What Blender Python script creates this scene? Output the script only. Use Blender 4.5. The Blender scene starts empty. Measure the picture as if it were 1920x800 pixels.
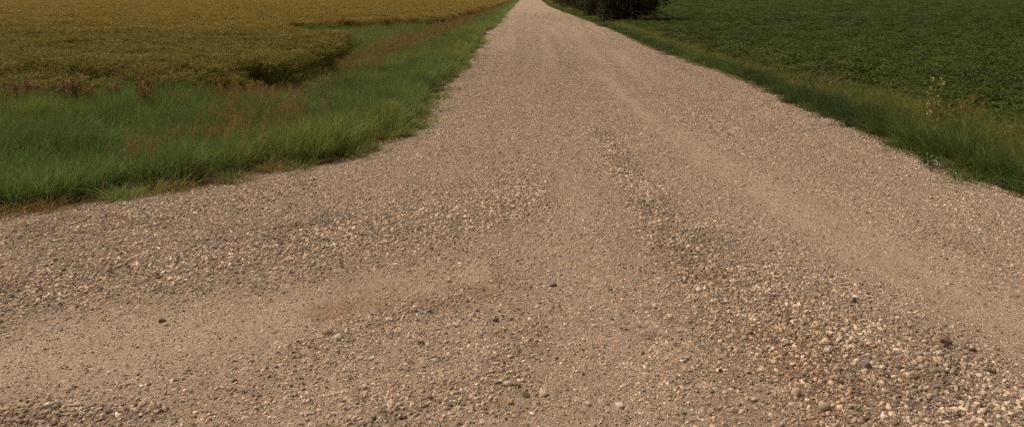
import bpy, math, random
import numpy as np
R = math.radians
rng = np.random.default_rng(11)
random.seed(5)
scene = bpy.context.scene
COL = scene.collection

# ------------------------------------------------------------------ camera constants
F = 1493.0      # focal length in photograph pixels (1920 wide)
H = 1.7         # eye height
VX, VY = 990.0, -12.0   # vanishing point of the road in the photograph

def P2W(px, py, z=0.0):
    Y = (H - z) * F / (py - VY)
    return (px - VX) * Y / F, Y

def W2P(x, y):
    y = np.maximum(y, 0.3)
    return VX + x * F / y, VY + H * F / y

# ------------------------------------------------------------------ noise
def _hash(ix, iy, seed):
    h = (ix.astype(np.int64) * 374761393 + iy.astype(np.int64) * 668265263 + seed * 982451653) & 0xffffffff
    h = ((h ^ (h >> 13)) * 1274126177) & 0xffffffff
    h = h ^ (h >> 16)
    return (h & 0xffff) / 65535.0

def vnoise(x, y, s, seed=0):
    x = np.asarray(x, float) / s; y = np.asarray(y, float) / s
    ix = np.floor(x); iy = np.floor(y); fx = x - ix; fy = y - iy
    fx = fx * fx * (3 - 2 * fx); fy = fy * fy * (3 - 2 * fy)
    a = _hash(ix, iy, seed); b = _hash(ix + 1, iy, seed); c = _hash(ix, iy + 1, seed); d = _hash(ix + 1, iy + 1, seed)
    return (a * (1 - fx) + b * fx) * (1 - fy) + (c * (1 - fx) + d * fx) * fy

def fbm(x, y, s, seed=0, o=3):
    t = 0; a = 1; n = 0
    for k in range(o):
        t = t + a * vnoise(x, y, s / 2 ** k, seed + 17 * k); n += a; a *= .55
    return t / n

def sstep(a, b, x):
    t = np.clip((x - a) / (b - a), 0, 1)
    return t * t * (3 - 2 * t)

# ------------------------------------------------------------------ road outline
LE = [(975, 0), (962, 12), (948, 26), (940, 40), (914, 58), (908, 72), (884, 104), (878, 128), (842, 150), (826, 180),
      (822, 200), (792, 225), (786, 242), (742, 262), (690, 280), (640, 298), (590, 310), (520, 326), (400, 350), (200, 381), (0, 410)]
RE = [(1015, 0), (1030, 12), (1060, 24), (1110, 42), (1160, 62), (1240, 98), (1350, 135), (1390, 150), (1430, 172), (1490, 200),
      (1600, 245), (1700, 290), (1790, 325), (1860, 350), (1920, 366)]
def _tab(pts, extra):
    w = [P2W(*p) for p in pts]
    ys = [b for a, b in w] + [e[1] for e in extra]; xs = [a for a, b in w] + [e[0] for e in extra]
    o = np.argsort(ys); return np.array(ys)[o], np.array(xs)[o]
LY, LX = _tab(LE, [(-5.0, 5.2), (-7.0, 4.8), (-14.0, 4.5), (-1.6, 400.0)])
RY, RX = _tab(RE, [(4.45, 6.0), (5.2, 5.0), (7.5, 4.0), (14.0, 3.3), (3.9, 400.0)])
def XL(y):
    y = np.asarray(y, float)
    return np.interp(y, LY, LX) + (vnoise(y, y * 0, .45, 3) - .5) * .18 * sstep(5.5, 7, y) + (vnoise(y, y * 0, .17, 9) - .5) * .10 * sstep(6, 8, y) + (vnoise(y, y * 0, 2.2, 4) - .5) * .2 * sstep(8, 14, y)
def XR(y):
    y = np.asarray(y, float)
    return np.interp(y, RY, RX) + (vnoise(y, y * 0, .5, 5) - .5) * .14

# ------------------------------------------------------------------ gravel coarseness (windrows and wheel paths)
def seg_field(px, py, poly):
    best = np.full(np.shape(px), 1e9)
    for (x0, y0, w0), (x1, y1, w1) in zip(poly[:-1], poly[1:]):
        dx, dy = x1 - x0, (y1 - y0)
        t = np.clip(((px - x0) * dx + (py - y0) * dy) / (dx * dx + dy * dy), 0, 1)
        d = np.hypot(px - x0 - t * dx, py - y0 - t * dy) / (w0 + t * (w1 - w0))
        best = np.minimum(best, d)
    return np.exp(-best ** 2 * 1.1)
COARSE = [
 (1.0, [(1120, 250, 16), (1170, 330, 26), (1250, 430, 42), (1330, 520, 70), (1490, 640, 110), (1700, 760, 160), (1950, 960, 200)]),
 (.85, [(-300, 640, 60), (0, 575, 58), (200, 525, 66), (420, 490, 62), (620, 450, 60), (800, 420, 55), (1000, 370, 40)]),
 (.5, [(-100, 470, 40), (0, 450, 40), (300, 400, 30), (560, 350, 26)]),
 (.8, [(-200, 830, 40), (100, 790, 26), (300, 780, 14)]),
 (.3, [(560, 660, 22), (700, 610, 34), (860, 560, 30)]),
 (.45, [(700, 800, 60), (900, 740, 45), (1000, 650, 35)]),
]
SMOOTH = [
 (.95, [(-300, 760, 70), (0, 690, 78), (300, 645, 74), (560, 585, 58), (760, 540, 32), (900, 520, 20)]),
 (.9, [(2200, 820, 80), (1930, 640, 66), (1750, 540, 50), (1600, 455, 38), (1450, 375, 30), (1320, 300, 24), (1210, 220, 17), (1120, 140, 9)]),
 (.28, [(1180, 800, 110), (1120, 640, 90), (1080, 500, 60), (1060, 380, 40)]),
 (.15, [(1070, 380, 40), (1040, 250, 28), (1015, 120, 12)]),
]
def coarse(x, y):
    px, py = W2P(x, y)
    c = np.full(np.shape(px), .36) + .16 * sstep(7, 14, np.asarray(y, float))
    c = c + (fbm(x, y, .7, 31) - .5) * .28
    for a, p in COARSE: c = c + a * .74 * seg_field(px, py, p)
    for a, p in SMOOTH: c = c - a * .50 * seg_field(px, py, p)
    far = sstep(12, 24, np.asarray(y, float))
    st = .5 + .9 * (vnoise(x, np.asarray(y) * .03, .28, 41) - .5) + .5 * (fbm(x, np.asarray(y) * .12, .6, 43) - .5)
    c = c * (1 - far) + st * far
    return np.clip(c, 0, 1)

DIRT = [[(1210, 420, 20), (1300, 505, 42), (1400, 575, 64), (1480, 660, 80), (1570, 760, 80)], [(600, 590, 24), (760, 560, 34), (880, 540, 36), (960, 560, 24)],
        [(1330, 700, 20), (1380, 830, 30)], [(60, 455, 5), (200, 436, 6), (330, 420, 5)]]
def dirt(x, y):      # damp brown soil showing between the stones
    px, py = W2P(x, y); d = 0
    for p in DIRT: d = np.maximum(d, seg_field(px, py, p))
    return np.clip(d * 2.2 * (fbm(x, y, .28, 77) - .25), 0, 1)

def ground_z(x, y):
    x = np.asarray(x, float); y = np.asarray(y, float)
    l, r = XL(y), XR(y)
    dl, dr = l - x, x - r                      # >0 outside the road
    out = np.maximum(dl, dr)
    z = -.06 * (1 - sstep(-.25, -.05, out))
    z = z - .14 * np.exp(-((dl - 1.5) / .8) ** 2) - .06 * np.exp(-((dr - .7) / .5) ** 2)
    z = z + (fbm(x, y, 1.4, 51) - .5) * .06 * sstep(0, .5, out)
    return z

def road_z(x, y, c=None):
    x = np.asarray(x, float); y = np.asarray(y, float)
    if c is None: c = coarse(x, y)
    l, r = XL(y), XR(y)
    e = np.minimum(x - l, r - x)
    z = .028 * (c - .4) + .010 * (fbm(x, y, .25, 61) - .5) + .02 * sstep(0, 1.5, e) - .012 * (1 - sstep(-.05, .18, e))
    return z

# ------------------------------------------------------------------ material helpers
def mat(name):
    m = bpy.data.materials.new(name); m.use_nodes = True
    n = m.node_tree.nodes; n.clear()
    o = n.new('ShaderNodeOutputMaterial'); b = n.new('ShaderNodeBsdfPrincipled')
    m.node_tree.links.new(b.outputs[0], o.inputs[0])
    b.inputs['Roughness'].default_value = .8
    b.inputs['Specular IOR Level'].default_value = .25
    return m, n, m.node_tree.links, b, o

def ramp(n, stops, interp='LINEAR'):
    r = n.new('ShaderNodeValToRGB'); r.color_ramp.interpolation = interp
    el = r.color_ramp.elements
    el[0].position, el[0].color = stops[0][0], (*stops[0][1], 1)
    el[1].position, el[1].color = stops[1][0], (*stops[1][1], 1)
    for p, c in stops[2:]:
        e = el.new(p); e.color = (*c, 1)
    return r

def mixc(n, l, fac, a, b, mode='MIX'):
    m = n.new('ShaderNodeMix'); m.data_type = 'RGBA'; m.blend_type = mode
    for s, v in ((m.inputs['Factor'], fac), (m.inputs['A'], a), (m.inputs['B'], b)):
        pass
    def put(sock, v):
        if hasattr(v, 'is_output') or isinstance(v, bpy.types.NodeSocket): l.new(v, sock)
        elif isinstance(v, tuple): sock.default_value = (*v, 1)
        else: sock.default_value = v
    put(m.inputs[0], fac); put(m.inputs[6], a); put(m.inputs[7], b)
    return m.outputs[2]

def mathn(n, l, op, a, b=0.0, clamp=False):
    m = n.new('ShaderNodeMath'); m.operation = op; m.use_clamp = clamp
    for i, v in enumerate((a, b)):
        if isinstance(v, bpy.types.NodeSocket): l.new(v, m.inputs[i])
        else: m.inputs[i].default_value = v
    return m.outputs[0]

def noise(n, l, vec, scale, detail=3, rough=.55):
    t = n.new('ShaderNodeTexNoise'); t.inputs['Scale'].default_value = scale
    t.inputs['Detail'].default_value = detail; t.inputs['Roughness'].default_value = rough
    l.new(vec, t.inputs['Vector']); return t.outputs['Fac']

def mapping(n, l, vec, sc):
    m = n.new('ShaderNodeMapping'); m.inputs['Scale'].default_value = sc; l.new(vec, m.inputs['Vector']); return m.outputs[0]

STONE_STOPS = [(p_, (a_ * .985, b_ * .955, c_ * .93)) for p_, (a_, b_, c_) in [(0, (.11, .088, .07)), (.08, (.20, .165, .14)), (.2, (.33, .265, .205)), (.34, (.40, .30, .21)), (.5, (.48, .365, .265)),
               (.62, (.42, .285, .20)), (.74, (.30, .225, .165)), (.86, (.56, .45, .34)), (.95, (.68, .59, .48)), (1, (.24, .18, .13))]]

def gravel_material():
    m, n, l, b, o = mat('gravel surface')
    geo = n.new('ShaderNodeNewGeometry'); pos = geo.outputs['Position']
    ca = n.new('ShaderNodeAttribute'); ca.attribute_name = 'coarse'; c = ca.outputs['Fac']
    sp_ = n.new('ShaderNodeSeparateXYZ'); l.new(pos, sp_.inputs[0])
    fr_ = n.new('ShaderNodeMapRange'); fr_.inputs['From Min'].default_value = 14; fr_.inputs['From Max'].default_value = 45; l.new(sp_.outputs[1], fr_.inputs[0]); ca2 = fr_.outputs[0]
    def vor(scale, feat='F1'):
        v = n.new('ShaderNodeTexVoronoi'); v.voronoi_dimensions = '2D'; v.feature = feat; v.inputs['Scale'].default_value = scale
        l.new(wp, v.inputs['Vector']); return v
    # warp the lattice a little so pebbles are not all alike
    nz = n.new('ShaderNodeTexNoise'); nz.inputs['Scale'].default_value = 60; l.new(pos, nz.inputs['Vector'])
    va = n.new('ShaderNodeVectorMath'); va.operation = 'MULTIPLY_ADD'
    l.new(nz.outputs['Color'], va.inputs[0]); va.inputs[1].default_value = (.008, .008, .0); l.new(pos, va.inputs[2]); wp = va.outputs[0]
    v1 = vor(125); v2 = vor(52); v3 = vor(26)
    def cell(v):
        s = n.new('ShaderNodeSeparateColor'); l.new(v.outputs['Color'], s.inputs[0]); return s
    s1, s2, s3 = cell(v1), cell(v2), cell(v3)
    r1 = ramp(n, STONE_STOPS); l.new(s1.outputs[0], r1.inputs[0])
    r2 = ramp(n, STONE_STOPS); l.new(s2.outputs[0], r2.inputs[0])
    r3 = ramp(n, STONE_STOPS); l.new(s3.outputs[0], r3.inputs[0])
    fines = ramp(n, [(.3, (.29, .20, .125)), (.7, (.39, .275, .18))]); l.new(noise(n, l, pos, 3.0, 5, .7), fines.inputs[0])
    base = mixc(n, l, .6, fines.outputs[0], r1.outputs[0])
    # mid pebbles show where the coarseness allows them
    f2 = mathn(n, l, 'GREATER_THAN', mathn(n, l, 'ADD', s2.outputs[1], mathn(n, l, 'MULTIPLY', c, .9)), .95)
    base = mixc(n, l, mathn(n, l, 'MULTIPLY', f2, .85), base, r2.outputs[0])
    f3 = mathn(n, l, 'GREATER_THAN', mathn(n, l, 'ADD', s3.outputs[1], mathn(n, l, 'MULTIPLY', c, .8)), 1.15)
    base = mixc(n, l, mathn(n, l, 'MULTIPLY', f3, .6), base, r3.outputs[0])
    # ground colour darkened where gravel is coarse, giving dark gaps between stones; worn pale wheel paths
    base = mixc(n, l, mathn(n, l, 'MULTIPLY', mathn(n, l, 'MULTIPLY', c, .62), mathn(n, l, 'SUBTRACT', 1.0, ca2)), base, mixc(n, l, .85, base, (.26, .20, .15), 'MULTIPLY'))
    big = noise(n, l, pos, .55, 4, .6)
    base = mixc(n, l, mathn(n, l, 'MULTIPLY', mathn(n, l, 'SUBTRACT', big, .42, True), 1.1, True), base, (.29, .205, .135))
    streak = noise(n, l, mapping(n, l, pos, (1, .05, 1)), 2.6, 4, .6)
    sr = ramp(n, [(.35, (.90, .88, .86)), (.65, (1.05, 1.05, 1.05))]); l.new(streak, sr.inputs[0])
    base = mixc(n, l, 1.0, base, sr.outputs[0], 'MULTIPLY')
    da = n.new('ShaderNodeAttribute'); da.attribute_name = 'dirt'
    base = mixc(n, l, mathn(n, l, 'MULTIPLY', da.outputs['Fac'], .7), base, mixc(n, l, 1.0, base, (.70, .60, .49), 'MULTIPLY'))
    l.new(base, b.inputs['Base Color'])
    b.inputs['Roughness'].default_value = .92
    bm1 = n.new('ShaderNodeBump'); bm1.inputs['Distance'].default_value = .012; bm1.inputs['Strength'].default_value = .8
    hgt = mathn(n, l, 'SUBTRACT', mathn(n, l, 'MULTIPLY', v1.outputs['Distance'], -.35), mathn(n, l, 'MULTIPLY', mathn(n, l, 'MULTIPLY', v2.outputs['Distance'], f2), .8))
    l.new(hgt, bm1.inputs['Height']); l.new(bm1.outputs[0], b.inputs['Normal'])
    return m

def stone_material(name='loose stone'):
    m, n, l, b, o = mat(name)
    at = n.new('ShaderNodeAttribute'); at.attribute_type = 'INSTANCER'; at.attribute_name = 'tint'
    tc = n.new('ShaderNodeTexCoord')
    nf = noise(n, l, tc.outputs['Object'], 3.5, 4, .7)
    rr = ramp(n, [(.3, (.78, .76, .74)), (.7, (1.15, 1.15, 1.15))]); l.new(nf, rr.inputs[0])
    l.new(mixc(n, l, 1.0, at.outputs['Color'], rr.outputs[0], 'MULTIPLY'), b.inputs['Base Color'])
    b.inputs['Roughness'].default_value = .85
    return m

def plain_stone_material(name, col):
    m, n, l, b, o = mat(name)
    tc = n.new('ShaderNodeTexCoord')
    nf = noise(n, l, tc.outputs['Object'], 45, 5, .7)
    rr = ramp(n, [(.3, tuple(c * .7 for c in col)), (.7, tuple(min(.8, c * 1.15) for c in col))]); l.new(nf, rr.inputs[0])
    l.new(rr.outputs[0], b.inputs['Base Color']); b.inputs['Roughness'].default_value = .85
    return m

def plant_material(name, head=(.30, .14, .05), transl=.3, fixed=None, rough=.6):
    """colour = per-plant tint (or a fixed colour), varied blade by blade; seed heads take the head colour"""
    m, n, l, b, o = mat(name)
    v = n.new('ShaderNodeAttribute'); v.attribute_name = 'v'
    hd = n.new('ShaderNodeAttribute'); hd.attribute_name = 'hd'
    if fixed is None:
        at = n.new('ShaderNodeAttribute'); at.attribute_type = 'INSTANCER'; at.attribute_name = 'tint'; base = at.outputs['Color']
    else:
        rg = n.new('ShaderNodeRGB'); rg.outputs[0].default_value = (*fixed, 1); base = rg.outputs[0]
    rr = ramp(n, [(0, (.62, .64, .56)), (.5, (1, 1, 1)), (.9, (1.35, 1.25, .95)), (1, (2.0, 1.5, 1.1))]); l.new(v.outputs['Fac'], rr.inputs[0])
    c = mixc(n, l, 1.0, base, rr.outputs[0], 'MULTIPLY')
    c = mixc(n, l, hd.outputs['Fac'], c, head)
    l.new(c, b.inputs['Base Color']); b.inputs['Roughness'].default_value = rough
    b.inputs['Specular IOR Level'].default_value = .15
    tr = n.new('ShaderNodeBsdfTranslucent'); l.new(c, tr.inputs['Color'])
    mx = n.new('ShaderNodeMixShader'); mx.inputs[0].default_value = transl
    l.new(b.outputs[0], mx.inputs[1]); l.new(tr.outputs[0], mx.inputs[2]); l.new(mx.outputs[0], o.inputs[0])
    return m

def soil_material():
    m, n, l, b, o = mat('verge soil')
    geo = n.new('ShaderNodeNewGeometry'); pos = geo.outputs['Position']
    r = ramp(n, [(.3, (.08, .062, .034)), (.55, (.15, .112, .065)), (.75, (.25, .185, .115))]); l.new(noise(n, l, pos, 7, 6, .7), r.inputs[0])
    l.new(r.outputs[0], b.inputs['Base Color']); b.inputs['Roughness'].default_value = .95
    bp = n.new('ShaderNodeBump'); bp.inputs['Distance'].default_value = .02; l.new(noise(n, l, pos, 40, 5, .7), bp.inputs['Height']); l.new(bp.outputs[0], b.inputs['Normal'])
    return m

def canopy_material(name, stops, sx, sc):
    m, n, l, b, o = mat(name)
    geo = n.new('ShaderNodeNewGeometry'); pos = geo.outputs['Position']
    a = noise(n, l, mapping(n, l, pos, (sx, 1, 1)), sc, 6, .65); f = noise(n, l, pos, 9, 4, .7)
    s = mathn(n, l, 'ADD', mathn(n, l, 'MULTIPLY', a, .65), mathn(n, l, 'MULTIPLY', f, .35))
    r = ramp(n, stops); l.new(s, r.inputs[0]); l.new(r.outputs[0], b.inputs['Base Color']); b.inputs['Roughness'].default_value = 1; b.inputs['Specular IOR Level'].default_value = 0
    bp = n.new('ShaderNodeBump'); bp.inputs['Distance'].default_value = .15; l.new(f, bp.inputs['Height']); l.new(bp.outputs[0], b.inputs['Normal'])
    return m

# ------------------------------------------------------------------ object helpers
def tag(o, label=None, cat=None, group=None, kind=None):
    for k, v in (('label', label), ('category', cat), ('group', group), ('kind', kind)):
        if v: o[k] = v
    return o

def mesh_from(name, verts, faces, m=None, smooth=False, **attrs):
    me = bpy.data.meshes.new(name); me.from_pydata([tuple(v) for v in verts], [], [tuple(f) for f in faces])
    for k, a in attrs.items():
        at = me.attributes.new(k, 'FLOAT', 'POINT'); at.data.foreach_set('value', np.asarray(a, np.float32))
    if m: me.materials.append(m)
    if smooth: me.polygons.foreach_set('use_smooth', [True] * len(me.polygons))
    me.update(); return me

def link(name, me, parent=None, loc=(0, 0, 0), rz=0):
    o = bpy.data.objects.new(name, me); COL.objects.link(o); o.location = loc; o.rotation_euler.z = rz
    if parent: o.parent = parent
    return o

def grid_mesh(name, X, Y, Z, m, coarse_attr=None, dirt_attr=None):
    nr, nc = X.shape
    me = bpy.data.meshes.new(name)
    me.vertices.add(nr * nc)
    me.vertices.foreach_set('co', np.stack([X, Y, Z], -1).reshape(-1).astype(np.float32))
    i = (np.arange(nr - 1)[:, None] * nc + np.arange(nc - 1)[None]).reshape(-1)
    q = np.stack([i, i + 1, i + nc + 1, i + nc], -1)
    me.loops.add(q.size); me.loops.foreach_set('vertex_index', q.reshape(-1).astype(np.int32))
    me.polygons.add(len(q)); me.polygons.foreach_set('loop_start', np.arange(0, q.size, 4, dtype=np.int32))
    me.polygons.foreach_set('use_smooth', [True] * len(q))
    me.update(calc_edges=True)
    if coarse_attr is not None:
        a = me.attributes.new('coarse', 'FLOAT', 'POINT'); a.data.foreach_set('value', coarse_attr.reshape(-1).astype(np.float32))
    if dirt_attr is not None:
        a = me.attributes.new('dirt', 'FLOAT', 'POINT'); a.data.foreach_set('value', dirt_attr.reshape(-1).astype(np.float32))
    me.materials.append(m); return me

# ------------------------------------------------------------------ blades, leaves
class Geo:
    def __init__(s): s.V = []; s.Fc = []; s.v = []; s.hd = []
    def add(s, vs, fs, v, hd=0.):
        k = len(s.V); s.V += vs; s.Fc += [tuple(i + k for i in f) for f in fs]
        s.v += [v] * len(vs); s.hd += list(hd) if hasattr(hd, '__len__') else [hd] * len(vs)
    def blade(s, x, y, h, w, az, bend, v, hd=0., z0=0., levels=(0, .35, .7)):
        fa = random.uniform(0, math.pi); cx, cy = math.cos(fa) * w / 2, math.sin(fa) * w / 2
        dx, dy = math.cos(az), math.sin(az)
        vs = []
        for t in levels:
            k = bend * t * t * h; zz = z0 + h * (t - .35 * bend * t * t); ww = 1 - .55 * t
            vs += [(x + dx * k - cx * ww, y + dy * k - cy * ww, zz), (x + dx * k + cx * ww, y + dy * k + cy * ww, zz)]
        k = bend * h; vs.append((x + dx * k, y + dy * k, z0 + h * (1 - .35 * bend)))
        n = len(levels); fs = [(2 * i, 2 * i + 1, 2 * i + 3, 2 * i + 2) for i in range(n - 1)] + [(2 * n - 2, 2 * n - 1, 2 * n)]
        s.add(vs, fs, v, hd); return vs[-1]
    def leaf(s, x, y, z, L, w, az, tilt, v, hd=0., fold=.25):
        dx, dy = math.cos(az), math.sin(az); px, py = -dy, dx; ct, st = math.cos(tilt), math.sin(tilt)
        def P(u, q, up=0): return (x + dx * u * ct + px * q, y + dy * u * ct + py * q, z + u * st + up)
        up = fold * w
        vs = [P(0, 0), P(L * .35, w / 2, up), P(L * .5, 0), P(L * .35, -w / 2, up), P(L * .75, w * .36, up * .7), P(L * .75, -w * .36, up * .7), P(L, 0)]
        s.add(vs, [(0, 2, 1), (0, 3, 2), (1, 2, 6, 4), (2, 3, 5, 6)], v, hd)
    def tube(s, p, q, r0, r1, v=.5, n=5, hd=0.):
        p, q = np.array(p, float), np.array(q, float); d = q - p; d /= (np.linalg.norm(d) + 1e-9)
        a = np.cross(d, (0, 0, 1.) if abs(d[2]) < .9 else (1., 0, 0)); a /= np.linalg.norm(a); b = np.cross(d, a)
        vs = [tuple(c + r * (math.cos(6.2832 * i / n) * a + math.sin(6.2832 * i / n) * b)) for c, r in ((p, r0), (q, r1)) for i in range(n)]
        s.add(vs, [(i, (i + 1) % n, n + (i + 1) % n, n + i) for i in range(n)], v, hd)
    def mesh(s, name, m): return mesh_from(name, s.V, s.Fc, m, v=s.v, hd=s.hd)

def rv(a=.5, s=.2): return min(.93, max(0, random.gauss(a, s)))

def grass_tuft(name, m, n=75, r=.11, h=.42, w=.007, lean=.35, heads=0, straw=.04, headlen=.09):
    g = Geo()
    for i in range(n):
        a = random.uniform(0, 6.2832); rr = r * math.sqrt(random.random()); hh = h * random.uniform(.45, 1.0)
        v = 1.0 if random.random() < straw else rv()
        g.blade(rr * math.cos(a), rr * math.sin(a), hh, w * random.uniform(.7, 1.4), a + random.gauss(0, .8), abs(random.gauss(lean, .22)), v)
    for i in range(heads):
        a = random.uniform(0, 6.2832); rr = r * math.sqrt(random.random()); hh = h * random.uniform(.95, 1.3)
        x, y = rr * math.cos(a), rr * math.sin(a)
        t = g.blade(x, y, hh, w * .6, a, random.uniform(.05, .25), .85, .5)
        for k in range(7):
            g.blade(t[0] + random.gauss(0, .006), t[1] + random.gauss(0, .006), headlen * random.uniform(.4, .8), w * .9, random.uniform(0, 6.28), random.uniform(.1, .5), .5, 1., z0=t[2] - headlen * random.uniform(.2, 1), levels=(0, .5))
    return g.mesh(name, m)

def crop_tuft(name, m, n=55, r=.17, h=.74, w=.008):
    g = Geo()
    for i in range(n):
        a = random.uniform(0, 6.2832); rr = r * math.sqrt(random.random()); hh = h * random.uniform(.8, 1.0)
        x, y = rr * math.cos(a), rr * math.sin(a)
        az = random.gauss(.4, .9)
        t = g.blade(x, y, hh, w * .6, az, random.uniform(.02, .18), rv(.45), levels=(0, .5))
        # nodding ear with awns
        for k in range(3):
            g.blade(t[0], t[1], random.uniform(.08, .13), w * 1.5, az + random.gauss(0, .4), random.uniform(.3, 1.1), rv(.7), .5, z0=t[2] - .03, levels=(0, .45))
        if random.random() < .8:
            g.blade(x, y, hh * .8, w * 1.5, random.uniform(0, 6.28), random.uniform(.2, .6), rv(.35), levels=(0, .4, .75))
    return g.mesh(name, m)

def soy_clump(name, m, n=72, r=.18, h=.34, L=.048):
    g = Geo()
    for i in range(n):
        a = random.uniform(0, 6.2832); rr = r * math.sqrt(random.random()); z = h * random.uniform(.45, 1.0) * (1 - .35 * (rr / r) ** 2)
        L_ = L * random.uniform(.7, 1.25)
        g.leaf(rr * math.cos(a), rr * math.sin(a), z, L_, L_ * .75, random.uniform(0, 6.28), random.gauss(0, .33), rv(.5, .18))
    for i in range(5):
        a = random.uniform(0, 6.28); g.blade(0, 0, h * .9, .006, a, .5, .4)
    return g.mesh(name, m)

def rock_mesh(name, m, seed, sub=2, flat=.62, rough=.16):
    import bmesh
    bm = bmesh.new(); bmesh.ops.create_icosphere(bm, subdivisions=sub, radius=1.0)
    r_ = random.Random(seed)
    dirs = [(np.array([r_.gauss(0, 1) for _ in range(3)]), r_.uniform(.5, .9)) for _ in range(12)]
    ax = (1.0, r_.uniform(.65, .95), flat * r_.uniform(.8, 1.15))
    for v in bm.verts:
        p = np.array(v.co)
        for d, lim in dirs:                       # shave facets off, worn round
            d = d / np.linalg.norm(d); t = float(p @ d)
            if t > lim: p = p - d * (t - lim) * .92
        q = p * (1 + rough * (math.sin(3.1 * p[0] + seed) * math.cos(2.7 * p[1] - seed * 2) * .5))
        v.co = (q[0] * ax[0], q[1] * ax[1], q[2] * ax[2])
    me = bpy.data.meshes.new(name); bm.to_mesh(me); bm.free()
    me.polygons.foreach_set('use_smooth', [True] * len(me.polygons)); me.materials.append(m)
    return me

# ------------------------------------------------------------------ scatter: one object, geometry nodes place many small copies
def scatter(name, pos, rot, scl, idx, tint, protos, label, cat, kind='stuff'):
    n = len(pos)
    me = bpy.data.meshes.new(name); me.vertices.add(n)
    me.vertices.foreach_set('co', np.asarray(pos, np.float32).reshape(-1))
    for nm, arr in (('rot', rot), ('scl', scl)):
        a = me.attributes.new(nm, 'FLOAT_VECTOR', 'POINT'); a.data.foreach_set('vector', np.asarray(arr, np.float32).reshape(-1))
    a = me.attributes.new('idx', 'INT', 'POINT'); a.data.foreach_set('value', np.asarray(idx, np.int32))
    a = me.attributes.new('tint', 'FLOAT_COLOR', 'POINT')
    a.data.foreach_set('color', np.concatenate([np.asarray(tint), np.ones((n, 1))], 1).astype(np.float32).reshape(-1))
    for p in protos:
        for mm in p.materials:
            if mm.name not in me.materials: me.materials.append(mm)
    o = link(name, me); tag(o, label, cat, kind=kind)
    ng = bpy.data.node_groups.new(name + ' scatter', 'GeometryNodeTree')
    ng.interface.new_socket('Geometry', in_out='INPUT', socket_type='NodeSocketGeometry')
    ng.interface.new_socket('Geometry', in_out='OUTPUT', socket_type='NodeSocketGeometry')
    N, L = ng.nodes, ng.links
    gi = N.new('NodeGroupInput'); go = N.new('NodeGroupOutput')
    g2i = N.new('GeometryNodeGeometryToInstance')
    for p in reversed(protos):
        po = bpy.data.objects.new(p.name, p)          # never linked into the scene
        oi = N.new('GeometryNodeObjectInfo'); oi.inputs['Object'].default_value = po; oi.inputs['As Instance'].default_value = False
        L.new(oi.outputs['Geometry'], g2i.inputs[0])
    iop = N.new('GeometryNodeInstanceOnPoints')
    def named(nm, t):
        x = N.new('GeometryNodeInputNamedAttribute'); x.data_type = t; x.inputs['Name'].default_value = nm
        return x.outputs['Attribute']
    e2r = N.new('FunctionNodeEulerToRotation')
    L.new(named('rot', 'FLOAT_VECTOR'), e2r.inputs[0]); L.new(e2r.outputs[0], iop.inputs['Rotation'])
    L.new(named('scl', 'FLOAT_VECTOR'), iop.inputs['Scale']); L.new(named('idx', 'INT'), iop.inputs['Instance Index'])
    iop.inputs['Pick Instance'].default_value = True
    L.new(gi.outputs[0], iop.inputs['Points']); L.new(g2i.outputs[0], iop.inputs['Instance']); L.new(iop.outputs[0], go.inputs[0])
    md = o.modifiers.new('scatter', 'NODES'); md.node_group = ng
    return o

def pick(a, w):  # random colours from a list
    a = np.array(a); k = rng.choice(len(a), size=w); return a[k]

# ================================================================== SETTING
gm = gravel_material()
rows = np.concatenate([np.arange(-6, 2, .25), np.geomspace(2, 22, 420), np.geomspace(22.3, 400, 160), np.geomspace(420, 3000, 12)])
u = np.linspace(-1, 1, 381); wide = .4 * u + .6 * u ** 3
nb = sstep(7.5, 5.5, rows) if False else 1 - sstep(5.5, 8, rows)
L_, R_ = XL(rows), XR(rows)
s = nb[:, None] * wide[None] + (1 - nb[:, None]) * u[None]
X = np.where(s < 0, 1.0, 1.0) * (L_[:, None] + (R_ - L_)[:, None] * (s + 1) / 2)
# keep the dense columns near the camera where the road flares
Y = np.repeat(rows[:, None], len(u), 1)
C = coarse(X, Y); Z = road_z(X, Y, C)
Z = np.where(Y > 60, Z * .5 + .01, Z)
link('gravel_road', grid_mesh('gravel_road', X, Y, Z, gm, C, dirt(X, Y)))['kind'] = 'structure'

gy = np.concatenate([np.arange(-40, 3, 2.), np.geomspace(3, 60, 240), np.geomspace(62, 3500, 60)])
uu = np.linspace(-1, 1, 501)
gxw = 14 + np.maximum(gy, 0) * 1.6 + 30 * (gy < 3)
GX = (.25 * uu + .75 * uu ** 3)[None] * gxw[:, None]; GY = np.repeat(gy[:, None], len(uu), 1)
GZ = ground_z(GX, GY); GZ = np.where(GY > 60, np.minimum(GZ, -.03), GZ)
link('ground', grid_mesh('ground', GX, GY, GZ, soil_material()))['kind'] = 'structure'

# ------------------------------------------------------------------ field outlines
CB_Y = np.array([10.6, 10.75, 11.0, 11.6, 13.3, 16.3, 21.0, 22.5, 26.0, 27.5, 29.0, 31.0, 34.0, 38, 64, 118, 400])
CB_X = np.array([-14., -6.2, -4.9, -4.35, -4.2, -4.25, -4.9, -6.2, -8.3, -9.2, -8.6, -6.8, -4.9, -4.3, -4.05, -4.1, -4.1])
def crop_edge(y): return np.interp(y, CB_Y, CB_X)
def in_crop(x, y): return (y > 10.6 + (vnoise(x, y, .8, 71) - .5) * .5) & (x < crop_edge(y) + (vnoise(x, y, .6, 72) - .5) * .3)
def in_soy(x, y): return (x > 5.0 + (vnoise(x * 0, y, .7, 73) - .5) * .3) & (y > 4.5)

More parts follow.
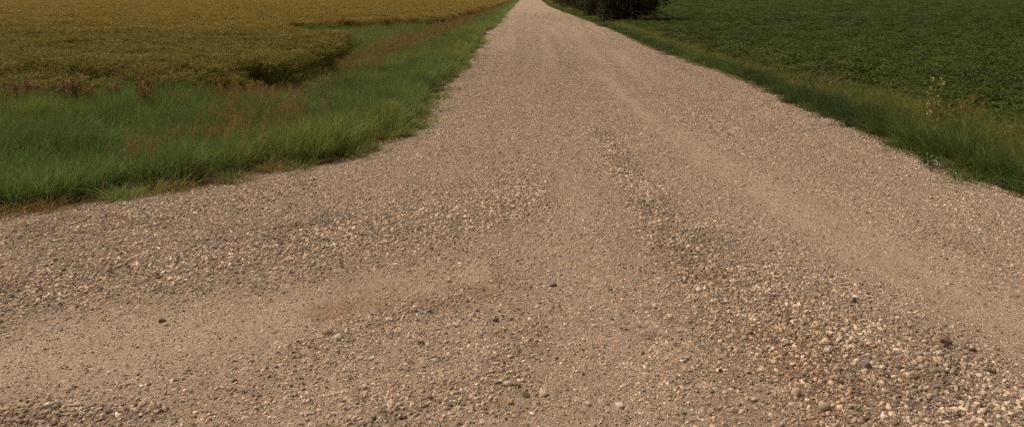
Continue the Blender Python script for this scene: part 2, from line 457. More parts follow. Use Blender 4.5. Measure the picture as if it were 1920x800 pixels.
# solid lower canopy of each field: closed slabs with real height
def slab(name, ys, x0, x1, ztop, m, cols=60, seed=1, amp=.05):
    U = np.linspace(0, 1, cols) ** (1.0); rowsX = []; rowsY = []; rowsZ = []
    a, b = x0(ys), x1(ys)
    Xs = a[:, None] + (b - a)[:, None] * (U[None] ** 2)
    Ys = np.repeat(ys[:, None], cols, 1)
    Zs = ztop + (fbm(Xs, Ys, 2.0, seed) - .5) * amp
    Zs[:, 0] = -.1; Zs[0, :] = -.1; Zs[-1, :] = -.1; Zs[:, -1] = -.1
    return link(name, grid_mesh(name, Xs, Ys, Zs, m))

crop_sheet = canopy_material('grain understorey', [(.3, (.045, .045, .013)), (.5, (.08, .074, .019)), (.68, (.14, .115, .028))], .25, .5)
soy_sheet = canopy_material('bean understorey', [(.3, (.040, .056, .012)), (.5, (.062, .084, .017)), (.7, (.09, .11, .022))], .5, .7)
ys = np.concatenate([np.geomspace(11.9, 120, 200), np.geomspace(125, 3000, 30)])
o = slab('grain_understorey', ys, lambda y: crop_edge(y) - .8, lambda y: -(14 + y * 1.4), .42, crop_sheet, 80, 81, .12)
tag(o, 'dense lower stalks of the ripening grain field left of the road', 'grain crop', kind='stuff')
ys = np.concatenate([np.geomspace(4.6, 120, 220), np.geomspace(125, 3000, 30)])
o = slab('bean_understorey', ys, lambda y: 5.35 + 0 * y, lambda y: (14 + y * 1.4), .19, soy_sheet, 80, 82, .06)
tag(o, 'dense lower foliage of the dark green bean field right of the road', 'bean crop', kind='stuff')

# ================================================================== LOOSE GRAVEL
sm = stone_material()
rocks = [rock_mesh('loose_stone_shape', sm, k + 1, 2) for k in range(7)]
smallr = [rock_mesh('grit_shape', sm, k + 31, 1, .7) for k in range(4)]
SC = np.array([c for p, c in STONE_STOPS])
SCW = np.array([.10, .14, .16, .15, .14, .09, .09, .09, .03, .05]); SCW /= SCW.sum()

def sample_fan(n, y0, y1, margin=.08, hw=.68):
    """random ground points inside a fan a little wider than the lens sees"""
    y = np.sqrt(rng.uniform(y0 * y0, y1 * y1, n)); x = rng.uniform(-1, 1, n) * (hw * y + margin * 6) 
    return x, y

def stones(name, n, y0, y1, s0, s1, cbias, cmin, protos, label):
    x, y = sample_fan(n, y0, y1)
    k = (x > XL(y) - .05 - .3 * rng.random(n) ** 3) & (x < XR(y) + .05 + .3 * rng.random(n) ** 3); x, y = x[k], y[k]
    c = coarse(x, y)
    pk = np.clip(cmin + (1 - cmin) * np.clip((c - cbias) / (1 - cbias), 0, 1) ** 1.1, 0, 1)
    # local clustering, and a slow fade at the far (and for the farther sets the near) end
    pk = pk * (1 - sstep(y0 + (y1 - y0) * .55, y1, y)) * (1 if y0 < 5 else sstep(y0, y0 + (y1 - y0) * .18, y))
    pk = pk * (.45 + 1.1 * fbm(x, y, .12, 91))
    k = rng.random(len(x)) < pk; x, y, c = x[k], y[k], c[k]; m = len(x)
    size = s0 + (s1 - s0) * rng.random(m) ** 2.6 * (.50 + .65 * c)
    z = np.maximum(road_z(x, y, c), ground_z(x, y)) + size * .12
    pos = np.stack([x, y, z], 1)
    rot = np.stack([rng.normal(0, .35, m), rng.normal(0, .35, m), rng.uniform(0, 6.28, m)], 1)
    sc = size[:, None] * np.stack([rng.uniform(.85, 1.25, m), rng.uniform(.8, 1.1, m), rng.uniform(.75, 1.15, m)], 1)
    tint = SC[rng.choice(len(SC), m, p=SCW)] * rng.uniform(.8, 1.2, (m, 1))
    dust = np.array([.39, .295, .207]); q = rng.uniform(.0, .42, (m, 1)) 
    tint = (tint * (1 - q) + dust * q) * 1.42 * (1 - .30 * sstep(.52, .75, fbm(x, y, .5, 97)) * sstep(.3, .8, c))[:, None] * rng.choice([1, .85, 1.1, .5, 1.18], (m, 1)) * (1 - dirt(x, y)[:, None] * np.array([.12, .17, .22]))
    print(name, m)
    return scatter(name, pos, rot, sc, rng.integers(0, len(protos), m), tint, protos, label, 'gravel')

stones('coarse_gravel', 720000, 2.6, 15, .0048, .0175, .08, .17, rocks, 'mixed tan and grey pebbles loose over the near road surface')
stones('grit', 420000, 2.6, 9.5, .003, .0090, .0, .62, smallr, 'fine grit strewn over the near part of the gravel road')
stones('distant_gravel', 420000, 7.6, 24, .006, .020, .0, .42, smallr, 'small stones covering the middle stretch of the gravel road')
stones('far_gravel', 420000, 15, 75, .012, .028, .0, .40, smallr, 'stones speckling the far stretch of the gravel road')

# --- larger stones one can point to in the photograph: each a thing
STONE_COL = {'cream': (.62, .50, .38), 'white': (.74, .62, .48), 'tan': (.48, .36, .26), 'orange': (.56, .34, .19), 'pink': (.60, .42, .33),
             'grey': (.24, .20, .165), 'dark': (.13, .105, .085), 'brown': (.20, .125, .09)}
SM = {k: plain_stone_material(k + ' stone', c) for k, c in STONE_COL.items()}
BIG = [
 (634, 639, 21, 14, 'cream', 'cream stone lying right of a tan stone on the smooth left wheel path'),
 (612, 630, 17, 10, 'tan', 'flat tan stone just left of the cream stone beside the left wheel path'),
 (632, 665, 15, 10, 'pink', 'pinkish stone just below the pair of stones beside the left wheel path'),
 (930, 606, 14, 9, 'dark', 'dark grey stone alone on fine gravel in the middle of the road'),
 (932, 629, 17, 8, 'orange', 'flat orange stone just below the dark stone in mid road'),
 (855, 615, 15, 8, 'white', 'flat white stone left of the dark stone in mid road'),
 (757, 578, 13, 10, 'cream', 'small round cream stone at the end of the smooth left wheel path'),
 (740, 501, 15, 5, 'white', 'thin white chip lying on the gravel upper left of centre'),
 (842, 529, 10, 8, 'cream', 'small cream stone on bare brown dirt, left one of two'),
 (896, 531, 9, 7, 'pink', 'small pinkish stone on bare brown dirt, right one of two'),
 (1037, 539, 15, 7, 'dark', 'flat dark stone on fine gravel just right of the picture centre'),
 (790, 651, 14, 9, 'dark', 'blackish stone with a cream pebble at its side, left of mid road'),
 (803, 655, 11, 8, 'cream', 'cream pebble touching the blackish stone left of mid road'),
 (957, 761, 17, 13, 'orange', 'rounded orange cream stone near the bottom edge, mid road'),
 (952, 730, 17, 9, 'pink', 'pinkish flat stone above the rounded orange stone near the bottom'),
 (971, 733, 10, 7, 'dark', 'small dark stone right beside the pinkish flat stone near the bottom'),
 (1020, 745, 18, 12, 'cream', 'oval pale stone near the bottom edge, leftmost of three pale ovals'),
 (985, 748, 18, 11, 'brown', 'brown stone left of the leftmost pale oval near the bottom edge'),
 (1102, 763, 16, 10, 'cream', 'oval pale stone near the bottom edge, middle of three pale ovals'),
 (1161, 766, 18, 9, 'white', 'oval pale stone near the bottom edge, rightmost of three pale ovals'),
 (1491, 750, 24, 17, 'pink', 'large pinkish rounded stone low in the coarse right windrow'),
 (1547, 777, 22, 16, 'tan', 'broad tan stone near the bottom edge in the right windrow'),
 (1472, 655, 15, 12, 'white', 'whitish round stone on the left flank of the right windrow'),
 (1601, 606, 16, 14, 'orange', 'bright pale orange stone high in the right windrow'),
 (1551, 672, 13, 10, 'white', 'white pebble amid grey stones in the middle of the right windrow'),
 (1621, 698, 22, 13, 'grey', 'grey flat stone in the middle of the right windrow'),
 (1775, 650, 21, 14, 'brown', 'dark brown round stone on the upper right edge of the windrow'),
 (1822, 665, 16, 9, 'dark', 'black stone on the upper right edge of the windrow'),
 (1860, 707, 19, 10, 'dark', 'dark slate stone on smooth dirt at the right, nearest the right edge'),
 (1704, 755, 13, 16, 'cream', 'cream stone standing on end low in the right windrow'),
 (1732, 688, 15, 11, 'orange', 'rusty orange stone in the right part of the windrow'),
 (1762, 676, 15, 11, 'cream', 'cream stone right of the rusty orange stone in the windrow'),
 (1528, 627, 15, 8, 'orange', 'ochre stone in the upper left part of the right windrow'),
 (1599, 572, 16, 12, 'grey', 'greenish grey stone above the bright pale orange stone'),
 (1662, 717, 14, 11, 'brown', 'small dark brown stone right of the flat grey stone in the windrow'),
 (305, 605, 16, 8, 'dark', 'flat dark stone alone at the upper rim of the left wheel path'),
 (311, 612, 11, 7, 'cream', 'cream pebble tucked under the flat dark stone at the left'),
 (136, 785, 11, 10, 'white', 'round white pebble in the bottom left corner'),
 (145, 772, 16, 9, 'cream', 'oval cream stone just above the white pebble in the bottom left corner'),
 (105, 772, 19, 10, 'grey', 'dark grey stone left of the oval cream stone in the bottom left corner'),
 (470, 684, 12, 8, 'cream', 'small cream stone alone low on the smooth left wheel path'),
 (1115, 615, 12, 7, 'pink', 'small pinkish stone on fine gravel right of mid road'),
 (1345, 596, 12, 7, 'pink', 'small pink stone just left of the right windrow'),
]
for i, (px, py, w, h, col, lab) in enumerate(BIG):
    x, y = P2W(px, py + h * .3); W_ = w * y / F * .56; h_ = h * y / F * .62
    me = rock_mesh('stone', SM[col], 101 + i, 3, 1.0, .12)
    zmax = max(abs(v.co.z) for v in me.vertices); c, s_ = math.cos(i), math.sin(i)
    for v in me.vertices:
        v.co = (v.co.x * W_, v.co.y * max(W_ * .8, h_ * .9), v.co.z / zmax * h_)
    z = float(road_z(np.array([x]), np.array([y]))[0])
    o = link('stone', me, loc=(x, y, z + h_ * .35), rz=random.uniform(-.4, .4))
    tag(o, lab, 'stone', 'larger stones lying loose on the gravel')

# ================================================================== GRASS
gmat = plant_material('verge grass', (.36, .235, .085), .3)
gmat_s = plant_material('straw grass', (.24, .19, .075), .25)
P0 = [grass_tuft('grass_tuft', gmat, 105, .11, .42, .0055, .35, 0, .03) for _ in range(5)]
P1 = [grass_tuft('heading_grass_tuft', gmat_s, 80, .11, .42, .006, .3, 2, .06, .07) for _ in range(3)]
P2 = [grass_tuft('rusty_grass_tuft', gmat, 60, .12, .42, .0065, .25, 9, .05, .12) for _ in range(3)]
P3 = [grass_tuft('short_grass_tuft', gmat_s, 45, .09, .16, .005, .7, 0, .25) for _ in range(3)]
GP = P0 + P1 + P2 + P3      # indexes 0-4 green, 5-7 seed heads, 8-10 rusty, 11-13 short

def verge(name, side, label):
    xs, ys = [], []
    for (y0, y1, dens) in ((3.2, 12, 95), (12, 22, 60), (22, 45, 32), (45, 110, 16), (110, 260, 7)):
        w = 16 if side < 0 and y0 < 12 else 8
        n = int((y1 - y0) * w * dens)
        yy = rng.uniform(y0, y1, n)
        xx = XL(yy) + .32 - rng.uniform(0, w, n) if side < 0 else XR(yy) - .32 + rng.uniform(0, 3, n)
        if side > 0:
            k = rng.random(n) < 3 / 8; xx, yy = xx[k], yy[k]
        xs.append(xx); ys.append(yy)
    x = np.concatenate(xs); y = np.concatenate(ys)
    vis = np.abs(x) < .72 * y + 1.2
    k = vis & (((XL(y) - x if side < 0 else x - XR(y)) > .05) | (rng.random(len(x)) < .12)) & (~in_crop(x + .25, y - .7)) & (x < 5.25) & (y > (4.2 if side < 0 else 3.2)); x, y = x[k], y[k]
    n = len(x); d = (XL(y) - x) if side < 0 else (x - XR(y))
    big = fbm(x, y, 1.6, 101); big2 = fbm(x, y, .5, 105); far = sstep(20, 60, y)
    # size: rises quickly from the gravel edge
    off = np.where((side < 0) & (y < 8), .30 * sstep(-1.8, -3.0, x) if False else .30 * (1 - sstep(-3.0, -1.8, x)), 0)
    hgt = (.28 + .72 * sstep(off, .38 + off, d)) * (.78 + .5 * big2) * (.85 + .35 * big)
    spread = 1 + .9 * far + .25 * rng.random(n)
    idx = rng.integers(0, 5, n)
    r = rng.random(n)
    if side < 0:
        g1 = np.array([.190, .270, .078]); g2 = np.array([.245, .290, .080]); g3 = np.array([.145, .200, .060])
        t = np.clip((fbm(x, y, 2.3, 111) - .35) * 3, 0, 1)[:, None]
        tint = g1 * (1 - t) + g2 * t
        t = np.clip((fbm(x, y, .8, 112) - .55) * 5, 0, 1)[:, None]; tint = tint * (1 - t) + g3 * t
        px, py = W2P(x, y)
        # rust coloured strip along the far side of the ditch, thinning towards the camera
        cen = np.interp(y, [8, 10, 12, 14.7, 18.5, 31, 81, 400], [-3.1, -3.4, -4.1, -4.2, -3.75, -3.55, -3.75, -3.8])
        rust = np.exp(-((x - cen) / np.interp(y, [8, 12, 20, 60], [.5, .55, .42, .35])) ** 2) * np.interp(y, [7, 10, 12, 20], [.22, .32, .70, 1.3])
        rust = np.maximum(rust, .75 * np.exp(-((x + 6.1) / .9) ** 2 - ((y - 31.5) / 1.8) ** 2))
        rust = rust * (.4 + 1.0 * fbm(x, y, .8, 121))
        idx = np.where(r < rust * .42, rng.integers(8, 11, n), idx)
        sp = .04 * sstep(.2, .5, fbm(x, y, .7, 123)); idx = np.where((r > 1 - sp), rng.integers(5, 8, n), idx)
        tint = np.where((idx >= 8)[:, None] & (idx < 11)[:, None], tint * .6 + np.array([.20, .13, .05]) * .5, tint)
        # a trampled, darker green hollow behind the first rank
        flat = np.exp(-((y - 8.7) / 1.0) ** 2) * (1 - sstep(-4.6, -3.4, x))
        hgt = hgt * (1 - .15 * flat) * (1 + .32 * sstep(9.0, 9.9, y) * (1 - sstep(-4.6, -4.2, x)))
    else:
        g1 = np.array([.125, .180, .048]); g2 = np.array([.235, .245, .060]); g3 = np.array([.075, .120, .040])
        t = np.clip((fbm(x, y, 1.8, 131) - .40) * 3, 0, 1)[:, None]
        tint = g3 * (1 - t) + g1 * t
        t = (sstep(.25, .8, d) * (.45 + .6 * fbm(x, y, .9, 135)))[:, None]; tint = tint * (1 - t) + g2 * t
        idx = np.where(r < .20 * sstep(.3, .7, d), rng.integers(5, 8, n), idx)
        idx = np.where((r > .993), rng.integers(8, 11, n), idx)
        hgt = hgt * np.interp(y, [5, 9, 14, 30, 60], [1.1, 1.0, .72, .62, .6])
    if side < 0: hgt = hgt * (1 - .35 * sstep(10.8, 12, y) * (1 - sstep(19, 23, y)) * (1 - sstep(-3.7, -3.2, x)))
    # short fringe next to the gravel
    fr = (d < .14 + .22 * vnoise(x, y, .4, 141) + (.36 * (y < 8) * (x < -1.8) if side < 0 else 0)); k2 = fr & (rng.random(n) < .75)
    idx = np.where(k2, rng.integers(11, 14, n), idx)
    hs = np.where(k2, .75 + .5 * rng.random(n), hgt)
    straw = np.array([.27, .225, .10])
    nearleft = (side < 0) & (y < 8.2)
    q = np.where(k2 & nearleft, .95, np.where(k2, .15, 0))[:, None] * rng.uniform(.5, 1.2, (n, 1)); q = np.clip(q, 0, 1)
    tint = tint * (1 - q) + straw * q
    tint = tint * rng.uniform(.75, 1.3, (n, 1)) * np.concatenate([rng.uniform(.9, 1.15, (n, 1)), np.ones((n, 1)), np.ones((n, 1))], 1)
    z = ground_z(x, y) - .01
    wind = .10
    rot = np.stack([rng.normal(0, .13, n) + wind * (fbm(x, y, 1.2, 151) - .5) * 3, rng.normal(.08, .13, n) + (fbm(x, y, 1.0, 152) - .5) * .6, rng.uniform(0, 6.28, n)], 1)
    scl = np.stack([spread, spread, hs * rng.uniform(.85, 1.12, n)], 1)
    keep = ~(fr & (rng.random(n) < .45)); 
    print(name, keep.sum())
    return scatter(name, np.stack([x, y, z], 1)[keep], rot[keep], scl[keep], idx[keep], tint[keep], GP, label, 'grass')

verge('verge_grass', -1, 'tall green grass with rusty seed heads on the wide left verge')
verge('roadside_grass', 1, 'green and straw coloured grass on the narrow right verge')

# ================================================================== GRAIN FIELD
cm = plant_material('grain', (.28, .205, .055), .3)
CP = [crop_tuft('grain_tuft', cm) for _ in range(5)]
xs, ys = [], []
for (y0, y1, dens) in ((9.8, 17, 27), (17, 24, 25), (24, 32, 21), (32, 45, 16), (45, 80, 10), (80, 140, 5), (140, 260, 2)):
    n = int((y1 * y1 - y0 * y0) * .5 * .80 * dens)
    y = np.sqrt(rng.uniform(y0 * y0, y1 * y1, n)); x = -rng.random(n) * (.74 * y + 1.5)
    xs.append(x); ys.append(y)
# extra stalks along the open edge
n = 5000; y = rng.uniform(10, 120, n) ** 1; xs.append(crop_edge(y) - rng.uniform(-.05, .5, n)); ys.append(y)
x = np.concatenate(xs); y = np.concatenate(ys); k = in_crop(x, y); x, y = x[k], y[k]; n = len(x)
rip = fbm(x * .22, y, 1.6, 161); rip2 = fbm(x * .6 + y * .15, y, 4.0, 162)
zs = (.88 + .34 * (rip - .5) + .12 * (rip2 - .5) + .22 * (fbm(x, y, .7, 163) - .5)) * rng.uniform(.93, 1.05, n)
gold = np.clip(.12 + .75 * sstep(10, 42, y) + (rip2 - .5) * 1.0 + (rip - .5) * 1.4 + (fbm(x * .35 - y * .1, y, 2.5, 168) - .5) * .9, 0, 1)
t = gold[:, None]
tint = np.array([.185, .195, .040]) * (1 - t) + np.array([.37, .275, .058]) * t
tint = tint * rng.uniform(.88, 1.14, (n, 1))
sp = np.interp(y, [10, 20, 40, 80, 140], [1, 1.2, 1.6, 2.2, 3.0])
inset = np.minimum((crop_edge(y) - x) / 1.0, (y - 10.5) / 1.6); inset = np.where(y > 12.3, inset + .9, inset)
zs = zs * np.where(inset < 1.3, rng.uniform(.78, 1.12, n), 1) * (.74 + .26 * sstep(-.1, 1.0, inset + (vnoise(x, y, .3, 167) - .5) * .6))
rot = np.stack([rng.normal(0, .07, n), rng.normal(.1, .08, n) + (rip - .5) * .5, rng.uniform(0, 6.28, n)], 1)
print('grain', n)
scatter('grain_field', np.stack([x, y, ground_z(x, y)], 1), rot, np.stack([sp, sp, zs], 1), rng.integers(0, 5, n), tint, CP,
        'golden green field of standing grain left of the road', 'grain crop')

# ================================================================== BEAN FIELD
bm_ = plant_material('bean leaves', (.10, .12, .04), .25, rough=.5)
BP = [soy_clump('bean_clump', bm_) for _ in range(6)]
xs, ys = [], []
for (y0, y1, dens) in ((6, 16, 26), (16, 30, 17), (30, 60, 8), (60, 120, 4), (120, 260, 2)):
    n = int((y1 * y1 - y0 * y0) * .5 * .80 * dens)
    y = np.sqrt(rng.uniform(y0 * y0, y1 * y1, n)); x = rng.random(n) * (.72 * y + 1.5)
    xs.append(x); ys.append(y)
x = np.concatenate(xs); y = np.concatenate(ys); k = in_soy(x, y)
row = .5 + .5 * np.cos((y + .04 * x + .25 * vnoise(x, y, 3, 171)) * 6.2832 / .62)      # planted rows
k &= rng.random(len(x)) < .45 + .55 * row
x, y, row = x[k], y[k], row[k]; n = len(x)
b1 = fbm(x, y, 1.1, 172); b2 = fbm(x * .5, y, 6, 173)
zs = ((.82 + .18 * row) + .28 * (b1 - .5)) * rng.uniform(.85, 1.12, n)
t = np.clip(.5 + (b2 - .5) * 2.0 + (b1 - .5), 0, 1)[:, None]
tint = (np.array([.066, .088, .018]) * (1 - t) + np.array([.088, .108, .022]) * t) * rng.uniform(.85, 1.18, (n, 1))
sp = np.interp(y, [6, 16, 30, 60, 120], [1, 1.15, 1.5, 2.1, 3.0])
print('beans', n)
scatter('bean_field', np.stack([x, y, ground_z(x, y)], 1), np.stack([rng.normal(0, .1, n), rng.normal(0, .1, n), rng.uniform(0, 6.28, n)], 1),
        np.stack([sp, sp, zs], 1), rng.integers(0, 6, n), tint, BP, 'low dark green bean field right of the road', 'bean crop')

# ================================================================== TREES beyond the right verge
bark = plant_material('reddish bark', (.16, .07, .04), .0, fixed=(.13, .062, .038), rough=.9)
twigm = plant_material('dead twigs', (.1, .06, .04), .0, fixed=(.11, .055, .034), rough=.9)
leafm = [plant_material('tree leaves ' + w, (.03, .04, .012), .2, fixed=c) for w, c in (('deep green', (.038, .046, .018)), ('olive', (.038, .038, .017)))]

def tree(x, y, rad, hgt, seed, label, lm, n=8000, twigs=900):
    random.seed(seed); root = bpy.data.objects.new('spreading_tree', None); COL.objects.link(root)
    root.location = (x, y, float(ground_z(np.array([x]), np.array([y]))[0])); tag(root, label, 'tree', 'trees in a row along the right verge')
    g = Geo(); tips = []
    for st in range(4):                                   # several stems from one stool
        a = random.uniform(0, 6.28); p = np.array([.25 * math.cos(a), .25 * math.sin(a), -.05]); r = random.uniform(.08, .12)
        d = np.array([math.cos(a) * .22, math.sin(a) * .22, 1.0])
        for k in range(6):
            q = p + d / np.linalg.norm(d) * hgt / 7; g.tube(p, q, r, r * .8, rv(), 7)
            for b in range(3):
                ba = random.uniform(0, 6.28); bd = np.array([math.cos(ba), math.sin(ba), random.uniform(-.1, .5)]); bl = rad * random.uniform(.5, .95) * (1 - .1 * k)
                e = q + bd * bl; m1 = (q + e) / 2 + np.array([0, 0, .1]); g.tube(q, m1, r * .4, r * .25, rv(), 5); g.tube(m1, e, r * .25, r * .08, rv(), 5); tips.append(e)
            p = q; r *= .8; d = d + np.array([random.gauss(0, .12), random.gauss(0, .12), 0])
    link('trunk', g.mesh('trunk', bark), root)
    # crown: clumps of leaf faces round lobes that reach almost to the grass
    lobes = [(np.array([random.uniform(-1, 1) * rad * .72, random.uniform(-1, 1) * rad * .72, hgt * (.06 + .8 * random.random() ** 1.5)]), rad * random.uniform(.28, .5)) for _ in range(34)]
    g = Geo()
    for i in range(n):
        c, lr = random.choice(lobes)
        dv = np.array([random.gauss(0, 1) for _ in range(3)]); dv /= np.linalg.norm(dv)
        p = c + dv * lr * random.uniform(.55, 1.08) * np.array([1, 1, .8])
        if p[2] < .03 + .1 * random.random(): continue
        L = random.uniform(.10, .19); g.leaf(p[0], p[1], p[2], L, L * .6, random.uniform(0, 6.28), random.uniform(-.9, .6), rv(.5, .25))
    link('crown', g.mesh('crown', lm), root)
    g = Geo()
    for i in range(twigs):
        a = random.uniform(0, 6.28); rr = rad * random.uniform(.3, .98); z = hgt * random.uniform(.03, .55)
        az = a + random.gauss(0, .5); L = random.uniform(.3, .8)
        p = (rr * math.cos(a), rr * math.sin(a), max(.05, z)); q = (p[0] + math.cos(az) * L * .6, p[1] + math.sin(az) * L * .6, max(.03, p[2] + random.uniform(-.5, .4) * L))
        g.tube(p, q, .014, .005, rv(), 3)
    link('dead_twigs', g.mesh('dead_twigs', twigm), root)
    return root
tree(5.85, 45, 2.0, 4.6, 1, 'nearest and largest dark spreading tree beside the right verge', leafm[0], 13000, 1500)
tree(5.65, 56, 2.1, 5.0, 2, 'dark spreading tree second in the row from the camera', leafm[1])
tree(5.5, 68, 2.05, 4.8, 3, 'dark spreading tree third in the row, mid way along it', leafm[0], 4000)
tree(5.4, 86, 2.1, 5.0, 4, 'dark spreading tree fourth in the row, last but one', leafm[1], 3500)
tree(5.4, 116, 2.2, 5.2, 5, 'smallest looking farthest tree of the row close to the road', leafm[0], 3000)

# ================================================================== SINGLE PLANTS
stemm = plant_material('pale weed', (.34, .32, .16), .25, fixed=(.30, .27, .12))
flow = plant_material('pale flowers', (.5, .48, .26), .2, fixed=(.36, .335, .15))
def at_ground(x, y): return float(ground_z(np.array([x]), np.array([y]))[0])

def tall_weed(x, y, h, label, seed):
    random.seed(seed); root = bpy.data.objects.new('tall_weed', None); COL.objects.link(root); root.location = (x, y, at_ground(x, y)); tag(root, label, 'weed')
    g = Geo(); fl = []; lf = Geo(); p = np.array([0, 0, 0.]); N = 9
    for k in range(N):
        q = p + np.array([random.gauss(0, .008), random.gauss(0, .008), h / N]); g.tube(p, q, .010 - .0006 * k, .0095 - .0006 * k, .6, 6)
        if k >= 1:
            for b in range(2):
                az = random.uniform(0, 6.28); lf.leaf(q[0], q[1], q[2], .10 - .006 * k, .022, az, random.uniform(.1, .8), rv(.6))
        if k >= 4:
            for b in range(3):
                az = random.uniform(0, 6.28); L = random.uniform(.04, .11)
                e = q + np.array([math.cos(az) * L, math.sin(az) * L, random.uniform(.0, .05)]); g.tube(q, e, .003, .002, .6, 4)
                f = Geo()
                for c in range(4):
                    az2 = random.uniform(0, 6.28); f.leaf(e[0], e[1], e[2] + random.uniform(-.02, .02), .038, .026, az2, random.uniform(-.5, 1.1), rv(.5), fold=.5)
                fl.append(f)
        p = q
    link('stem', g.mesh('stem', stemm), root); link('leaves', lf.mesh('leaves', stemm), root)
    for f in fl: link('flower', f.mesh('flower', flow), root)
x, y = 4.52, 8.78
tall_weed(x, y, .74, 'tall pale flowering weed rising above the right verge grass', 8)

rustm = plant_material('rusty dock', (.34, .19, .085), .15, fixed=(.19, .14, .05))
def dock(x, y, h, label, seed, me=None):
    root = bpy.data.objects.new('dock_plant', None); COL.objects.link(root); root.location = (x, y, at_ground(x, y)); tag(root, label, 'dock plant', 'rusty dock plants at the edge of the grain field')
    random.seed(seed); lf = Geo()
    for sx in range(3):
        g = Geo(); f = Geo()
        ox, oy = random.gauss(0, .05), random.gauss(0, .05); hh = h * random.uniform(.8, 1)
        g.tube((ox, oy, 0), (ox * 2, oy * 2, hh), .006, .003, .5, 5, .6)
        for k in range(80):
            t = random.uniform(.5, 1.0); az = random.uniform(0, 6.28); e = random.uniform(0, .05) * (1.15 - t) * 2
            f.leaf(ox * (1 + t) + math.cos(az) * e, oy * (1 + t) + math.sin(az) * e, hh * t, .035, .026, az, random.uniform(-.6, 1), rv(.55, .25), 1., .4)
        link('stem', g.mesh('stem', rustm), root); link('seed_head', f.mesh('seed_head', rustm), root)
    for k in range(9):
        az = random.uniform(0, 6.28); lf.leaf(0, 0, random.uniform(.03, .3), random.uniform(.14, .24), .05, az, random.uniform(.2, 1.1), rv(), .0)
    link('leaves', lf.mesh('leaves', rustm), root)
DOCK = [(22, 142, 'leftmost rusty dock plant at the left picture edge before the grain'),
        (50, 152, 'reddest dock plant standing nearest in front of the grain'),
        (72, 140, 'rusty dock plant right behind the reddest one'),
        (112, 138, 'rusty dock plant first in the middle cluster of three before the grain'),
        (128, 146, 'rusty dock plant second in the middle cluster of three before the grain'),
        (146, 137, 'rusty dock plant third in the middle cluster of three before the grain'),
        (196, 140, 'lone brownish dock plant between the middle cluster and the right pair'),
        (262, 137, 'brownish dock plant, left one of the right pair before the grain'),
        (286, 135, 'brownish dock plant, right one of the right pair before the grain')]
for i, (px, py, lab) in enumerate(DOCK):
    y = 10.15 + .25 * ((py - 135) % 5) / 5 * -1 + .1; x = (px - VX) * y / F; dock(x, y, .64 + .05 * math.sin(i * 2), lab, 40 + i)

def leafy_weed(x, y, r, label, seed, col=(.065, .11, .03), group=None, h=.09, name='broadleaf_weed', n=26):
    random.seed(seed); g = Geo(); m = plant_material('weed leaves', (.1, .1, .04), .25, fixed=col)
    for k in range(n):
        az = random.uniform(0, 6.28); rr = r * random.uniform(0, .8); L = random.uniform(.03, .055) * (1 + r)
        g.leaf(rr * math.cos(az), rr * math.sin(az), random.uniform(.01, h), L, L * .6, az, random.uniform(-.1, .9), rv())
    o = link(name, g.mesh(name, m), loc=(x, y, max(at_ground(x, y), float(road_z(np.array([x]), np.array([y]))[0])) - .005)); tag(o, label, 'weed', group)
for i, (px, py, r, h, lab) in enumerate([
    (1738, 312, .10, .10, 'low bright green weed on the gravel edge below the tall weed'),
    (1848, 330, .14, .16, 'leafy green weed at the gravel edge near the right picture border'),
    (1890, 352, .08, .08, 'small green weed in the gravel close to the brown clod'),
    (775, 240, .16, .05, 'mat of green weed creeping onto the gravel at the left road edge')]):
    x, y = P2W(px, py); leafy_weed(x, y, r, lab, 60 + i, group='weeds along the gravel edges', h=h, n=30 + int(r * 200))
for i, (px, py, lab) in enumerate([(1312, 72, 'dark bushy weed at the near edge of the bean field, left one'),
                                   (1340, 80, 'dark bushy weed at the near edge of the bean field, right one')]):
    x, y = P2W(px, py, .3); leafy_weed(x, y, .28, lab, 70 + i, (.05, .06, .022), 'bushy weeds by the bean field', h=.6, name='bushy_weed', n=150)
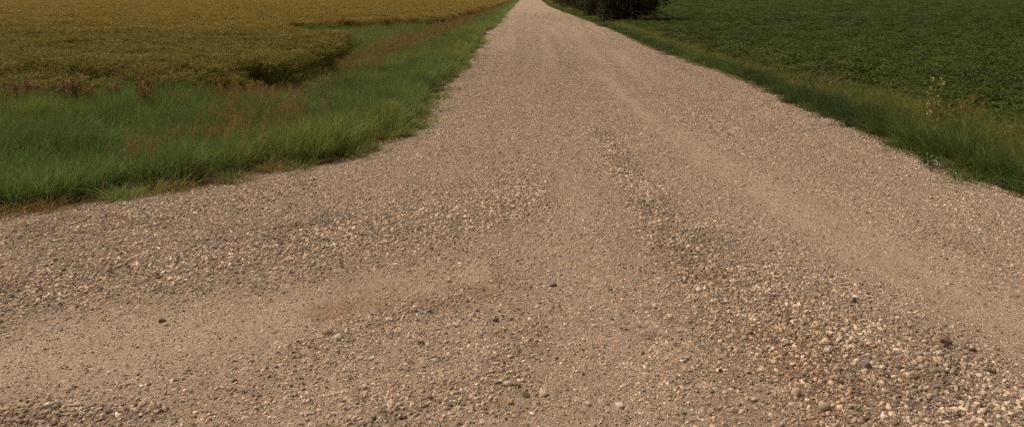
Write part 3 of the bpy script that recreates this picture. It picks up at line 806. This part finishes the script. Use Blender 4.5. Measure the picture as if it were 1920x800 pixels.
# brown clod of dead leaves at the right border of the picture
x, y = P2W(1914, 356)
me = rock_mesh('dead_clod', plain_stone_material('dead leaf brown', (.13, .06, .035)), 303, 3, .55, .3)
for v in me.vertices: v.co = (v.co.x * .075, v.co.y * .05, v.co.z * .05 + .012 * math.sin(v.co.x * 9) * math.cos(v.co.y * 7))
tag(link('soil_clod', me, loc=(x, y, .012)), 'reddish brown clod at the gravel edge, right picture border', 'clod')

# ================================================================== LIGHT, CAMERA
W = bpy.data.worlds.new('World'); scene.world = W; W.use_nodes = True
wn, wl = W.node_tree.nodes, W.node_tree.links
sky = wn.new('ShaderNodeTexSky'); sky.sky_type = 'NISHITA'; sky.sun_disc = False
SE, SA = R(58), R(-70)          # elevation; azimuth measured from +Y (ahead) towards +X
sky.sun_elevation = SE; sky.sun_rotation = SA; sky.dust_density = 6; sky.air_density = 1.0; sky.ozone_density = .6
bw = wn.new('ShaderNodeRGBToBW'); wl.new(sky.outputs[0], bw.inputs[0])      # thin even cloud: most of the blue is gone
cl = mixc(wn, wl, 1.0, bw.outputs[0], (1.0, .89, .73), 'MULTIPLY')
wl.new(mixc(wn, wl, .75, sky.outputs[0], cl), wn['Background'].inputs[0]); wn['Background'].inputs[1].default_value = .10
sl = bpy.data.lights.new('sun', 'SUN'); sl.energy = 2.0; sl.angle = R(11); sl.color = (1, .87, .72)
so = bpy.data.objects.new('sun', sl); COL.objects.link(so); so.rotation_euler = (R(90) - SE, 0, math.pi - SA)
so.rotation_euler = (-(R(90) - SE), 0, -SA)
so.location = (0, 0, 20)

cd = bpy.data.cameras.new('camera'); co = bpy.data.objects.new('camera', cd); COL.objects.link(co); scene.camera = co
co.location = (0, 0, H); co.rotation_euler = (R(90), 0, 0)
cd.sensor_width = 36; cd.sensor_fit = 'HORIZONTAL'; cd.lens = 36 * F / 1920
cd.shift_x = -(VX - 960) / 1920; cd.shift_y = -(400 - VY) / 1920
cd.clip_start = .05; cd.clip_end = 6000
scene.view_settings.view_transform = 'Standard'; scene.view_settings.look = 'None'; scene.view_settings.gamma = 1
scene.view_settings.exposure = 0.06
scene.render.use_motion_blur = False
scene.cycles.use_denoising = False
